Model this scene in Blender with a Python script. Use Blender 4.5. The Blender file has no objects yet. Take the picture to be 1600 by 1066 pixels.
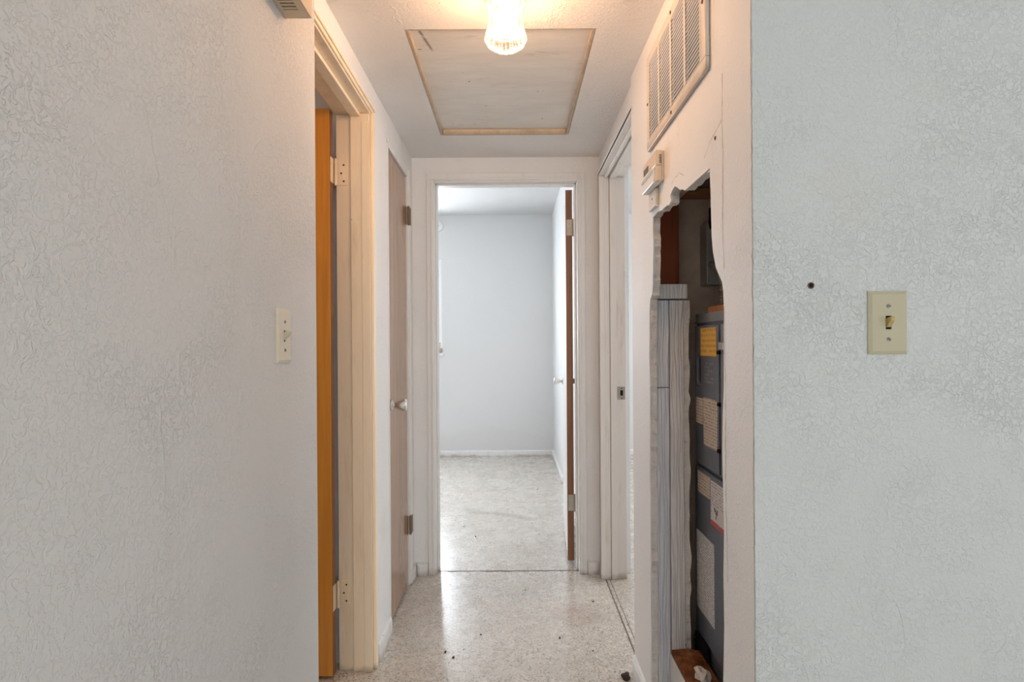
import bpy, bmesh, math, random
from math import radians, sin, cos, pi
from mathutils import Vector
from mathutils.geometry import tessellate_polygon
random.seed(7)
C = bpy.context.scene
COL = C.collection

# ---------------------------------------------------------------- camera
cd = bpy.data.cameras.new('camera')
cd.sensor_width = 36.0
cd.lens = 890.0 / 1600.0 * 36.0
cd.shift_x = -2.0 / 1600.0
cd.shift_y = 5.0 / 1600.0
cd.clip_start = 0.02
cam = bpy.data.objects.new('camera', cd)
cam.location = (0, 0, 1.188)
cam.rotation_euler = (radians(90), 0.0065, 0)
COL.objects.link(cam)
C.camera = cam

# ---------------------------------------------------------------- world and exposure
w = bpy.data.worlds.new('sky'); C.world = w; w.use_nodes = True
bg = w.node_tree.nodes['Background']
bg.inputs[0].default_value = (0.86, 0.94, 1.0, 1)
bg.inputs[1].default_value = 3.0
C.view_settings.view_transform = 'Standard'
C.view_settings.look = 'None'
C.view_settings.gamma = 1.0
C.view_settings.use_curve_mapping = False
C.view_settings.exposure = 0.0

# ---------------------------------------------------------------- lights: daylight at the windows, the hall lamp's bulb, an added warm fill on the left
def area(name, loc, aim, sx, sy, power, col):
    l = bpy.data.lights.new(name, 'AREA'); l.shape = 'RECTANGLE'
    l.size = sx; l.size_y = sy; l.energy = power; l.color = col
    o = bpy.data.objects.new(name, l); COL.objects.link(o)
    o.location = loc
    o.rotation_euler = (Vector(aim) - Vector(loc)).to_track_quat('-Z', 'Y').to_euler()
    return o
DAY = (0.90, 0.97, 1.0)
area('daylight_living_window', (0.75, -3.58, 1.45), (0.6, 0, 1.3), 2.2, 1.4, 46, DAY)
area('daylight_side_window', (4.08, -1.3, 1.35), (0, -1.3, 1.2), 1.8, 1.6, 17, DAY)
area('daylight_bedroom_back_window', (-1.39, 6.24, 1.60), (-1.39, 3, 1.2), 1.15, 0.95, 100, (0.84, 0.92, 1.0))
area('daylight_bedroom_side_window', (-2.78, 4.6, 1.45), (0, 4.6, 1.2), 1.5, 1.2, 9, (0.86, 0.93, 1.0))
area('daylight_right_bedroom_window', (3.68, 4.2, 1.45), (0, 4.2, 1.2), 1.6, 1.2, 75, (0.93, 0.97, 1.0))
pl = bpy.data.lights.new('left_bedroom_warm_fill', 'POINT'); pl.energy = 9; pl.color = (1.0, 0.68, 0.44); pl.shadow_soft_size = 0.12  # added fill that warms the left bedroom, no fixture behind it
po = bpy.data.objects.new('left_bedroom_warm_fill', pl); po.location = (-1.8, 0.9, 2.30); COL.objects.link(po)
BULB = 150.0      # radiance of the glowing bulb inside the hall lamp; the bulb mesh itself lights the hall

# ---------------------------------------------------------------- node material helper
class NM:
    def __init__(s, name, rough=0.5, col=(0.8, 0.8, 0.8), metal=0.0, spec=0.5):
        s.m = bpy.data.materials.new(name); s.m.use_nodes = True
        s.t = s.m.node_tree; s.n = s.t.nodes; s.l = s.t.links
        s.b = s.n['Principled BSDF']
        s.b.inputs['Roughness'].default_value = rough
        s.b.inputs['Base Color'].default_value = (*col, 1)
        s.b.inputs['Metallic'].default_value = metal
        s.b.inputs['Specular IOR Level'].default_value = spec
        s._tc = None
    def tc(s):
        if not s._tc: s._tc = s.n.new('ShaderNodeTexCoord')
        return s._tc.outputs['Object']
    def put(s, sock, v):
        if isinstance(v, bpy.types.NodeSocket): s.l.new(v, sock)
        elif isinstance(v, (tuple, list)) and len(v) == 3 and sock.type == 'RGBA': sock.default_value = (*v, 1)
        else: sock.default_value = v
    def map(s, scale=(1, 1, 1), loc=(0, 0, 0)):
        m = s.n.new('ShaderNodeMapping'); s.l.new(s.tc(), m.inputs[0])
        m.inputs['Scale'].default_value = scale; m.inputs['Location'].default_value = loc
        return m.outputs[0]
    def noise(s, scale, detail=2, vec=None, rough=0.5, dist=0.0):
        n = s.n.new('ShaderNodeTexNoise'); s.l.new(vec or s.tc(), n.inputs['Vector'])
        n.inputs['Scale'].default_value = scale; n.inputs['Detail'].default_value = detail
        n.inputs['Roughness'].default_value = rough; n.inputs['Distortion'].default_value = dist
        return n.outputs['Fac']
    def voro(s, scale, feature='F1', out='Distance', vec=None, rnd=1.0):
        n = s.n.new('ShaderNodeTexVoronoi'); s.l.new(vec or s.tc(), n.inputs['Vector'])
        n.feature = feature; n.inputs['Scale'].default_value = scale; n.inputs['Randomness'].default_value = rnd
        return n.outputs[out]
    def ramp(s, v, *stops):
        r = s.n.new('ShaderNodeValToRGB'); s.put(r.inputs[0], v)
        e = r.color_ramp.elements
        while len(e) < len(stops): e.new(0.5)
        for k, (p, c) in enumerate(stops):
            e[k].position = p
            e[k].color = (*c, 1) if isinstance(c, (tuple, list)) else (c, c, c, 1)
        return r.outputs[0]
    def math(s, op, a, b=0.0, c=0.0):
        m = s.n.new('ShaderNodeMath'); m.operation = op
        s.put(m.inputs[0], a); s.put(m.inputs[1], b); s.put(m.inputs[2], c)
        return m.outputs[0]
    def mix(s, f, a, b, mode='MIX'):
        m = s.n.new('ShaderNodeMix'); m.data_type = 'RGBA'; m.blend_type = mode
        s.put(m.inputs[0], f); s.put(m.inputs[6], a); s.put(m.inputs[7], b)
        return m.outputs[2]
    def xyz(s):
        x = s.n.new('ShaderNodeSeparateXYZ'); s.l.new(s.tc(), x.inputs[0])
        return x.outputs
    def bump(s, h, dist=0.002, strength=1.0):
        b = s.n.new('ShaderNodeBump'); s.put(b.inputs['Height'], h)
        b.inputs['Distance'].default_value = dist; b.inputs['Strength'].default_value = strength
        s.l.new(b.outputs[0], s.b.inputs['Normal']); return b
    def color(s, c): s.put(s.b.inputs['Base Color'], c)
    def rough(s, r): s.put(s.b.inputs['Roughness'], r)

def plaster(name, col, amount=1.0, dirt=(0.50, 0.40, 0.28), dirt_amt=0.25, low_stain=0.0, low_z=0.25):
    """Trowelled skip-texture plaster under old paint."""
    k = NM(name, 0.62, col, spec=0.35)
    mask = k.ramp(k.noise(3.4, 6, rough=0.68, dist=0.6), (0.44, 0.0), (0.62, 1.0))
    fine = k.ramp(k.noise(105, 3, rough=0.6, dist=0.9), (0.44, 0.0), (0.52, 0.8), (0.66, 1.0))
    worm = k.ramp(k.noise(52, 2, rough=0.5, dist=1.6), (0.47, 0.0), (0.60, 1.0))
    mask2 = k.ramp(k.noise(4.1, 5, vec=k.map(loc=(3.1, 5.2, 1.7)), rough=0.65), (0.55, 0.0), (0.62, 1.0))
    ridge_n = k.noise(2.2, 4, vec=k.map(scale=(1, 1, 0.7), loc=(9, 2, 4)), dist=1.2)
    rid = k.math('ABSOLUTE', k.math('SUBTRACT', ridge_n, 0.5))
    rid = k.ramp(rid, (0.0, 1.0), (0.006, 0.0))
    rid = k.math('MULTIPLY', rid, k.ramp(k.noise(5, 2, vec=k.map(loc=(7, 1, 8))), (0.50, 0.0), (0.60, 1.0)))
    h = k.math('MULTIPLY', fine, k.math('ADD', k.math('MULTIPLY', mask, 0.55), 0.35))
    h = k.math('ADD', h, k.math('MULTIPLY', worm, k.math('MULTIPLY', mask2, 0.35)))
    h = k.math('ADD', h, k.math('MULTIPLY', rid, 0.7))
    h = k.math('ADD', h, k.math('MULTIPLY', k.noise(7, 3), 1.2))
    k.bump(h, 0.0017 * amount, 0.9)
    d = k.ramp(k.noise(3.3, 6, vec=k.map(loc=(1, 4, 2)), rough=0.7), (0.58, 0.0), (0.80, 1.0))
    c = k.mix(k.math('MULTIPLY', d, dirt_amt), col, dirt)
    if low_stain:
        z = k.xyz()['Z']
        zn = k.math('ADD', z, k.math('MULTIPLY', k.math('SUBTRACT', k.noise(2.4, 5, rough=0.65), 0.5), 0.55))
        band = k.ramp(zn, (0.02, 0.6), (low_z * 0.7, 0.55), (low_z, 0.7), (low_z + 0.05, 0.0))
        c = k.mix(k.math('MULTIPLY', band, low_stain), c, (0.55, 0.47, 0.36))
    k.color(c)
    return k.m

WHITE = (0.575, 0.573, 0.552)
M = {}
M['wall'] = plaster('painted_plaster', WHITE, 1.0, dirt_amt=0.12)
M['wall_left'] = plaster('left_wall_plaster', (0.665, 0.645, 0.625), 1.0, dirt_amt=0.10)  # lighter, pinker base colour carries some of the hall lamp's light
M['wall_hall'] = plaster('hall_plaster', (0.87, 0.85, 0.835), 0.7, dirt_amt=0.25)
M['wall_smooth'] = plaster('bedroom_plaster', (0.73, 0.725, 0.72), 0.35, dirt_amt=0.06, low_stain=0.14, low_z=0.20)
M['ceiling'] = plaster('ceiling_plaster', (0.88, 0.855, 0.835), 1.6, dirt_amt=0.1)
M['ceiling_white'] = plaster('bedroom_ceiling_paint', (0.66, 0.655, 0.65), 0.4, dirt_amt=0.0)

def rough_plaster():
    k = NM('broken_plaster', 0.9, spec=0.1)
    k.color(k.ramp(k.noise(28, 5, rough=0.7), (0.28, (0.34, 0.27, 0.21)), (0.40, (0.80, 0.74, 0.69)), (0.7, (0.90, 0.87, 0.84))))
    k.bump(k.noise(70, 4, rough=0.7), 0.006)
    return k.m
M['broken'] = rough_plaster()

def trim_paint(name, col, worn=(0.52, 0.36, 0.20), amt=0.6, vertical=True, lo=0.52):
    k = NM(name, 0.38, col)
    st = k.noise(3.5, 6, vec=k.map(scale=(6, 6, 0.8)), rough=0.7)
    f = k.math('MULTIPLY', k.ramp(st, (lo, 0.0), (lo + 0.22, 1.0)), amt)
    c = k.mix(f, col, worn)
    chips = k.ramp(k.noise(22, 3, vec=k.map(loc=(2, 2, 9)), rough=0.6), (0.735, 0.0), (0.76, 1.0))
    c = k.mix(chips, c, (0.16, 0.11, 0.07))
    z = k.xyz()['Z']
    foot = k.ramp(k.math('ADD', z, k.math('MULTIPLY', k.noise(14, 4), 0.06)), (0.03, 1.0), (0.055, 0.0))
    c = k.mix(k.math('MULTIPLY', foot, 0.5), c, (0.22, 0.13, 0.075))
    k.color(c)
    k.bump(k.noise(30, 3, vec=k.map(scale=(3, 3, 0.5))), 0.0012, 0.5)
    return k.m
M['frame_warm'] = trim_paint('cream_door_frame_paint', (0.96, 0.79, 0.585), (0.60, 0.40, 0.20), 0.35)
M['frame'] = trim_paint('off_white_frame_paint', (0.82, 0.775, 0.73), (0.52, 0.38, 0.24), 0.55, lo=0.56)
M['frame_white'] = trim_paint('white_frame_paint', (0.84, 0.82, 0.80), (0.50, 0.38, 0.26), 0.25)
M['base'] = trim_paint('white_baseboard_paint', (0.80, 0.785, 0.77), (0.45, 0.35, 0.25), 0.3)
M['hatch_strip'] = trim_paint('cream_strip_paint', (0.72, 0.58, 0.42), (0.35, 0.24, 0.14), 0.5)

def terrazzo():
    k = NM('terrazzo', 0.3, spec=0.55)
    v1 = k.voro(185, out='Color'); e1 = k.voro(185)
    v2 = k.voro(75, out='Color', vec=k.map(loc=(3, 1, 0))); e2 = k.voro(75, vec=k.map(loc=(3, 1, 0)))
    base = k.ramp(k.noise(2.2, 5, rough=0.65), (0.35, (0.62, 0.55, 0.475)), (0.65, (0.71, 0.65, 0.58)))
    s1 = k.n.new('ShaderNodeSeparateColor'); k.l.new(v1, s1.inputs[0])
    s2 = k.n.new('ShaderNodeSeparateColor'); k.l.new(v2, s2.inputs[0])
    chip1 = k.ramp(s1.outputs[0], (0.0, (0.26, 0.20, 0.155)), (0.16, (0.38, 0.305, 0.24)), (0.30, (0.60, 0.53, 0.45)), (0.7, (0.68, 0.63, 0.57)), (1.0, (0.84, 0.81, 0.76)))
    c = k.mix(k.ramp(e1, (0.45, 1.0), (0.62, 0.3)), base, chip1)
    chip2 = k.ramp(s2.outputs[1], (0.0, (0.30, 0.25, 0.21)), (0.5, (0.52, 0.42, 0.33)), (1.0, (0.80, 0.77, 0.72)))
    pick = k.ramp(s2.outputs[0], (0.72, 0.0), (0.74, 1.0))
    c = k.mix(k.math('MULTIPLY', k.ramp(e2, (0.25, 1.0), (0.42, 0.0)), pick), c, chip2)
    # scuffs and dirt
    dirt = k.ramp(k.noise(1.5, 8, vec=k.map(scale=(1, 2.2, 1), loc=(4, 1, 0)), rough=0.72, dist=0.8), (0.52, 0.0), (0.72, 1.0))
    c = k.mix(k.math('MULTIPLY', dirt, 0.3), c, (0.28, 0.23, 0.18))
    rn = k.noise(1.1, 3, vec=k.map(scale=(1, 1.8, 1), loc=(11, 6, 0)), dist=1.6)
    line = k.ramp(k.math('ABSOLUTE', k.math('SUBTRACT', rn, 0.5)), (0.0, 1.0), (0.012, 0.0))
    c = k.mix(k.math('MULTIPLY', line, 0.07), c, (0.22, 0.17, 0.13))
    specks = k.ramp(k.noise(30, 2, vec=k.map(loc=(5, 5, 5))), (0.80, 0.0), (0.82, 1.0))
    c = k.mix(specks, c, (0.08, 0.065, 0.055))
    # reddish spill mark with its own outline on the right of the hall floor
    x = k.xyz()
    dx = k.math('MULTIPLY', k.math('SUBTRACT', x['X'], 0.27), 5.5); dy = k.math('MULTIPLY', k.math('SUBTRACT', x['Y'], 2.52), 4.5)
    r = k.math('ADD', k.math('ADD', k.math('MULTIPLY', dx, dx), k.math('MULTIPLY', dy, dy)), k.math('MULTIPLY', k.noise(7, 4), 1.2))
    c = k.mix(k.math('MULTIPLY', k.ramp(r, (0.55, 1.0), (1.3, 0.0)), 0.28), c, (0.42, 0.20, 0.13))
    # long grey scuff across the bedroom floor: distance from the segment (-0.38, 4.10) to (0.16, 3.84)
    t_ = k.math('DIVIDE', k.math('ADD', x['X'], 0.38), 0.54)
    yl = k.math('ADD', 4.10, k.math('MULTIPLY', t_, -0.26))
    dd = k.math('ABSOLUTE', k.math('ADD', k.math('SUBTRACT', x['Y'], yl), k.math('MULTIPLY', k.math('SUBTRACT', k.noise(5, 4), 0.5), 0.16)))
    sc_ = k.math('MULTIPLY', k.ramp(dd, (0.0, 1.0), (0.075, 0.0)), k.ramp(t_, (0.0, 0.0), (0.12, 1.0), (0.8, 0.8), (1.0, 0.0)))
    c = k.mix(k.math('MULTIPLY', sc_, 0.5), c, (0.20, 0.16, 0.12))
    k.color(c)
    k.rough(k.ramp(k.noise(6, 6, rough=0.7), (0.3, 0.20), (0.75, 0.36)))
    k.b.inputs['IOR'].default_value = 1.75
    k.b.inputs['Coat Weight'].default_value = 0.6
    k.b.inputs['Coat Roughness'].default_value = 0.24
    k.bump(k.noise(60, 3), 0.0006, 0.35)
    return k.m
M['terrazzo'] = terrazzo()

def wood(name, c1, c2, rough=0.3, axis='Z', scale=1.0, coat=0.0):
    k = NM(name, rough)
    sc = {'Z': (14, 14, 0.7), 'Y': (14, 0.7, 14), 'X': (0.7, 14, 14)}[axis]
    g = k.noise(2.2 * scale, 5, vec=k.map(scale=sc), rough=0.6, dist=0.5)
    k.color(k.ramp(g, (0.32, c2), (0.62, c1)))
    k.b.inputs['Coat Weight'].default_value = coat
    k.bump(g, 0.0008, 0.3)
    return k.m
M['leaf_orange'] = wood('varnished_orange_veneer', (0.80, 0.34, 0.05), (0.64, 0.235, 0.028), 0.25, coat=0.4)
M['leaf_edge'] = wood('stained_wood_edge', (0.30, 0.13, 0.05), (0.19, 0.075, 0.028), 0.45)
M['leaf_tan'] = wood('tan_veneer', (0.42, 0.24, 0.13), (0.33, 0.18, 0.095), 0.22, coat=0.3)
M['stud_red'] = wood('old_red_brown_pine', (0.42, 0.10, 0.035), (0.24, 0.055, 0.022), 0.7)
M['cleat'] = wood('raw_pine', (0.50, 0.24, 0.10), (0.35, 0.15, 0.06), 0.6, 'X')

def grey_stud(name, c1, c2, off):
    k = NM(name, 0.6, spec=0.3)
    w_ = k.n.new('ShaderNodeTexWave'); w_.wave_type = 'BANDS'; w_.bands_direction = 'X'
    k.l.new(k.map(scale=(1, 1, 0.09), loc=off), w_.inputs['Vector'])
    w_.inputs['Scale'].default_value = 30; w_.inputs['Distortion'].default_value = 14; w_.inputs['Detail'].default_value = 2.5
    w_.inputs['Detail Scale'].default_value = 1.4
    g = w_.outputs['Fac']
    kn = k.ramp(k.noise(5, 4, vec=k.map(loc=off)), (0.40, 0.0), (0.65, 1.0))
    k.color(k.mix(k.math('MULTIPLY', kn, 0.5), k.mix(k.math('MULTIPLY', g, 0.35), c1, c2), c2))
    k.bump(k.math('ADD', g, k.noise(40, 3)), 0.0020, 0.8)
    return k.m
M['stud_blue'] = grey_stud('grey_painted_stud', (0.80, 0.81, 0.86), (0.64, 0.65, 0.71), (2, 0, 3))
M['stud_grey'] = grey_stud('pale_grey_painted_stud', (0.90, 0.87, 0.86), (0.70, 0.68, 0.69), (0, 0, 1))

def rust():
    k = NM('rusted_pan', 0.8, spec=0.2)
    k.color(k.ramp(k.noise(16, 6, rough=0.75), (0.3, (0.05, 0.022, 0.012)), (0.5, (0.22, 0.075, 0.025)), (0.7, (0.38, 0.20, 0.10))))
    k.bump(k.noise(50, 4), 0.003)
    return k.m
M['rust'] = rust()
def closet_wall():
    k = NM('bare_closet_wall', 0.9, spec=0.1)
    k.color(k.ramp(k.noise(9, 6, rough=0.7), (0.3, (0.66, 0.50, 0.40)), (0.7, (0.86, 0.70, 0.57))))
    k.bump(k.noise(80, 3), 0.002)
    return k.m
M['closet'] = closet_wall()
def steel(name, col, rough, amt=0.25):
    k = NM(name, rough, col, metal=0.55)
    k.color(k.mix(k.math('MULTIPLY', k.ramp(k.noise(4, 6, rough=0.7), (0.45, 0.0), (0.7, 1.0)), amt), col, tuple(min(1, c * 2.4 + 0.04) for c in col)))
    k.bump(k.noise(120, 2), 0.0006, 0.5)
    return k.m
M['furnace'] = steel('dark_blue_grey_sheet_steel', (0.20, 0.225, 0.28), 0.36)
M['furnace_top'] = steel('grey_sheet_steel', (0.30, 0.32, 0.36), 0.3)
M['galv'] = steel('galvanised_steel', (0.42, 0.41, 0.38), 0.5)
M['black'] = NM('black_void', 0.8, (0.012, 0.012, 0.013), spec=0.1).m
M['hinge'] = steel('tarnished_nickel', (0.38, 0.34, 0.28), 0.42, 0.5)
M['hinge_dark'] = steel('dark_tarnished_brass', (0.17, 0.11, 0.065), 0.45, 0.5)
M['brass'] = NM('aged_brass', 0.35, (0.50, 0.36, 0.16), metal=1.0).m
M['nickel'] = NM('brushed_nickel_knob', 0.25, (0.72, 0.69, 0.66), metal=0.9).m
M['screw'] = NM('dull_screw', 0.4, (0.30, 0.28, 0.24), metal=0.7).m
M['screw_dark'] = NM('rusty_screw', 0.6, (0.10, 0.055, 0.03), metal=0.4).m
M['almond'] = NM('almond_plastic', 0.32, (0.47, 0.42, 0.285)).m
M['almond_dk'] = NM('yellowed_plastic', 0.35, (0.48, 0.36, 0.13)).m
M['ivory'] = NM('ivory_plastic', 0.35, (0.66, 0.58, 0.46)).m
M['beige'] = NM('thermostat_beige', 0.4, (0.72, 0.60, 0.47)).m
M['whitepl'] = NM('white_plastic', 0.35, (0.80, 0.79, 0.77)).m
M['lcd'] = NM('lcd_grey', 0.2, (0.09, 0.085, 0.075)).m
M['grille'] = trim_paint('cream_grille_enamel', (0.74, 0.655, 0.57), (0.55, 0.42, 0.28), 0.3)
M['slat'] = NM('grille_slat_enamel', 0.4, (0.72, 0.66, 0.60)).m
M['grille_back'] = NM('grille_gap_shade', 0.9, (0.17, 0.155, 0.145), spec=0.1).m  # dark sheet colour stands in for the shade behind the slats
M['chime'] = NM('tan_plastic', 0.4, (0.56, 0.45, 0.32)).m
M['window'] = NM('white_aluminium', 0.4, (0.80, 0.80, 0.80)).m
M['debris'] = NM('dark_debris', 0.9, (0.07, 0.05, 0.04), spec=0.1).m
M['divider'] = NM('dark_floor_joint', 0.8, (0.22, 0.18, 0.15), spec=0.1).m

def hatch_paint():
    k = NM('scuffed_hatch_panel', 0.5, spec=0.3)
    c = k.ramp(k.noise(3, 5, vec=k.map(scale=(1, 3.5, 1)), rough=0.7), (0.35, (0.74, 0.71, 0.665)), (0.65, (0.83, 0.805, 0.765)))
    sc = k.ramp(k.noise(6, 6, vec=k.map(scale=(1, 4.5, 1), loc=(3, 0, 0)), rough=0.8), (0.60, 0.0), (0.68, 1.0))
    c = k.mix(k.math('MULTIPLY', sc, 0.35), c, (0.30, 0.25, 0.20))
    ch = k.ramp(k.noise(21, 3, vec=k.map(scale=(1, 1.8, 1), loc=(1, 3, 0))), (0.735, 0.0), (0.75, 1.0))
    c = k.mix(ch, c, (0.10, 0.07, 0.05))
    x = k.xyz()
    dx = k.math('SUBTRACT', x['X'], k.math('ADD', -0.30, k.math('MULTIPLY', k.math('SUBTRACT', x['Y'], 1.75), 0.2)))
    ln = k.ramp(k.math('ABSOLUTE', dx), (0.0, 1.0), (0.007, 0.0))
    seg = k.ramp(k.math('SUBTRACT', x['Y'], 1.4), (0.36, 0.0), (0.37, 1.0), (0.50, 1.0), (0.53, 0.0))
    c = k.mix(k.math('MULTIPLY', k.math('MULTIPLY', ln, seg), k.ramp(k.noise(30, 3), (0.42, 0.0), (0.5, 0.9))), c, (0.12, 0.08, 0.06))
    k.color(c); k.bump(k.noise(14, 4, vec=k.map(scale=(1, 4, 1))), 0.0012, 0.6)
    return k.m
M['hatch'] = hatch_paint()

def label_paper(name, paper, ink, line=0.0075, margin=None, block=None):
    """Small print in rows: paper with broken lines of ink; local Y runs across, Z up."""
    k = NM(name, 0.45)
    x = k.xyz()
    row = k.math('FRACT', k.math('DIVIDE', k.math('ADD', x['Z'], 1.0), line))
    isrow = k.ramp(row, (0.50, 0.0), (0.54, 1.0))
    br = k.n.new('ShaderNodeTexWhiteNoise'); br.noise_dimensions = '2D'
    cmb = k.n.new('ShaderNodeCombineXYZ')
    k.put(cmb.inputs[0], k.math('FLOOR', k.math('DIVIDE', x['Y'], 0.004)))
    k.put(cmb.inputs[1], k.math('FLOOR', k.math('DIVIDE', k.math('ADD', x['Z'], 1.0), line)))
    k.l.new(cmb.outputs[0], br.inputs['Vector'])
    f = k.math('MULTIPLY', isrow, k.ramp(br.outputs['Value'], (0.30, 0.0), (0.34, 1.0)))
    c = k.mix(k.math('MULTIPLY', f, 0.75), paper, ink)
    k.color(c)
    return k.m
M['lab_yellow'] = label_paper('yellow_energy_label', (0.80, 0.50, 0.10), (0.50, 0.28, 0.05), 0.016)
M['lab_cream'] = label_paper('cream_label_paper', (0.66, 0.59, 0.50), (0.30, 0.26, 0.22), 0.0095)
M['lab_white'] = label_paper('white_label_paper', (0.74, 0.74, 0.76), (0.30, 0.30, 0.32), 0.0085)
M['lab_blank'] = NM('blank_label_paper', 0.45, (0.72, 0.71, 0.72)).m
M['lab_red'] = NM('red_label_band', 0.45, (0.62, 0.10, 0.10)).m
M['ink'] = NM('black_ink', 0.5, (0.03, 0.03, 0.03)).m

def bulb_mat():
    m = bpy.data.materials.new('glowing_bulb'); m.use_nodes = True; n = m.node_tree.nodes
    n['Principled BSDF'].inputs['Emission Color'].default_value = (1.0, 0.60, 0.33, 1)
    n['Principled BSDF'].inputs['Emission Strength'].default_value = BULB
    return m
M['bulb'] = bulb_mat()
def shade_mat():
    m = bpy.data.materials.new('ribbed_frosted_glass'); m.use_nodes = True; n = m.node_tree.nodes; l = m.node_tree.links
    n.remove(n['Principled BSDF']); out = n['Material Output']
    tr = n.new('ShaderNodeBsdfTransparent'); tr.inputs[0].default_value = (1, 0.97, 0.92, 1)
    tl = n.new('ShaderNodeBsdfTranslucent'); tl.inputs[0].default_value = (0.95, 0.88, 0.78, 1)
    gl = n.new('ShaderNodeBsdfGlossy'); gl.inputs['Roughness'].default_value = 0.15
    lw = n.new('ShaderNodeLayerWeight'); lw.inputs[0].default_value = 0.35
    cr_ = n.new('ShaderNodeValToRGB'); l.new(lw.outputs['Facing'], cr_.inputs[0])
    cr_.color_ramp.elements[0].color = (1, 0.98, 0.95, 1); cr_.color_ramp.elements[1].color = (0.22, 0.16, 0.10, 1)
    l.new(cr_.outputs[0], tr.inputs[0])
    a = n.new('ShaderNodeMixShader'); a.inputs[0].default_value = 0.012
    l.new(tr.outputs[0], a.inputs[1]); l.new(tl.outputs[0], a.inputs[2])
    b = n.new('ShaderNodeMixShader'); fr = n.new('ShaderNodeFresnel'); fr.inputs[0].default_value = 1.45
    l.new(fr.outputs[0], b.inputs[0]); l.new(a.outputs[0], b.inputs[1]); l.new(gl.outputs[0], b.inputs[2])
    l.new(b.outputs[0], out.inputs[0])
    return m
M['shade'] = shade_mat()
def pane_mat():
    m = bpy.data.materials.new('window_glass'); m.use_nodes = True; n = m.node_tree.nodes; l = m.node_tree.links
    n.remove(n['Principled BSDF']); out = n['Material Output']
    tr = n.new('ShaderNodeBsdfTransparent'); gl = n.new('ShaderNodeBsdfGlossy'); gl.inputs['Roughness'].default_value = 0.02
    a = n.new('ShaderNodeMixShader'); a.inputs[0].default_value = 0.06
    l.new(tr.outputs[0], a.inputs[1]); l.new(gl.outputs[0], a.inputs[2]); l.new(a.outputs[0], out.inputs[0])
    return m
M['pane'] = pane_mat()

# ---------------------------------------------------------------- mesh helpers
def box(bm, x0, x1, y0, y1, z0, z1):
    v = [bm.verts.new(p) for p in ((x0, y0, z0), (x1, y0, z0), (x1, y1, z0), (x0, y1, z0), (x0, y0, z1), (x1, y0, z1), (x1, y1, z1), (x0, y1, z1))]
    for f in ((0, 3, 2, 1), (4, 5, 6, 7), (0, 1, 5, 4), (1, 2, 6, 5), (2, 3, 7, 6), (3, 0, 4, 7)):
        bm.faces.new([v[i] for i in f])
def boxes(*bs):
    bm = bmesh.new()
    for b in bs: box(bm, *b)
    return bm
def lathe(bm, prof, seg=28, axis='Z', at=(0, 0, 0), rib=None):
    """prof: list of (radius, height along the axis)"""
    rings = []
    for r, h in prof:
        ring = []
        for i in range(seg):
            a = 2 * pi * i / seg
            rr = r * (1 + (rib[1] * cos(rib[0] * a) if rib and r > 0.02 else 0))
            u, v = rr * cos(a), rr * sin(a)
            p = {'Z': (u, v, h), 'X': (h, u, v), 'Y': (u, h, v)}[axis]
            ring.append(bm.verts.new((p[0] + at[0], p[1] + at[1], p[2] + at[2])))
        rings.append(ring)
    for a, b in zip(rings, rings[1:]):
        for i in range(seg):
            bm.faces.new((a[i], a[(i + 1) % seg], b[(i + 1) % seg], b[i]))
    for ring in (rings[0], rings[-1]):
        if not rib: bm.faces.new(ring)
    return bm
def tube(bm, pts, r, seg=10):
    rings = []
    for i, p in enumerate(pts):
        p = Vector(p)
        d = (Vector(pts[min(i + 1, len(pts) - 1)]) - Vector(pts[max(i - 1, 0)])).normalized()
        a = d.cross(Vector((0.3, 1, 0.2))).normalized(); b = d.cross(a)
        rr = r[i] if isinstance(r, (list, tuple)) else r
        rings.append([bm.verts.new(p + a * rr * cos(2 * pi * k / seg) + b * rr * sin(2 * pi * k / seg)) for k in range(seg)])
    for a, b in zip(rings, rings[1:]):
        for k in range(seg): bm.faces.new((a[k], a[(k + 1) % seg], b[(k + 1) % seg], b[k]))
    bm.faces.new(rings[0]); bm.faces.new(rings[-1])
    return bm
def prism(outer, holes=(), lo=0.0, hi=1.0, plane='YZ', inner_of=None):
    """Extrude a 2-D outline with holes; plane 'YZ' -> thickness along X. inner_of(p) may shift the back outline."""
    bm = bmesh.new()
    loops = [list(outer)] + [list(h) for h in holes]
    tri = tessellate_polygon([[Vector((p[0], p[1], 0)) for p in lp] for lp in loops])
    flat = [p for lp in loops for p in lp]
    def P(p, t):
        return (t, p[0], p[1]) if plane == 'YZ' else ((p[0], p[1], t) if plane == 'XY' else (p[0], t, p[1]))
    A = [bm.verts.new(P(p, lo)) for p in flat]
    B = [bm.verts.new(P(inner_of(p) if inner_of else p, hi)) for p in flat]
    for t in tri:
        bm.faces.new([A[i] for i in t]); bm.faces.new([B[i] for i in reversed(t)])
    k = 0
    for lp in loops:
        n = len(lp)
        for i in range(n):
            a, b = k + i, k + (i + 1) % n
            bm.faces.new((A[a], A[b], B[b], B[a]))
        k += n
    return bm
def obj(name, bm, mat, parent=None, bevel=0.0, smooth=False, loc=None, rot=None):
    bmesh.ops.recalc_face_normals(bm, faces=bm.faces)
    me = bpy.data.meshes.new(name); bm.to_mesh(me); bm.free()
    me.materials.append(M[mat] if isinstance(mat, str) else mat)
    if smooth:
        for p in me.polygons: p.use_smooth = True
    o = bpy.data.objects.new(name, me); COL.objects.link(o)
    if parent: o.parent = parent
    if loc: o.location = loc
    if rot: o.rotation_euler = rot
    if bevel:
        b = o.modifiers.new('bevel', 'BEVEL'); b.width = bevel; b.segments = 2; b.limit_method = 'ANGLE'
    return o
def empty(name, loc=(0, 0, 0), rot=(0, 0, 0)):
    o = bpy.data.objects.new(name, None); COL.objects.link(o); o.location = loc; o.rotation_euler = rot
    o.empty_display_size = 0.05
    return o
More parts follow.
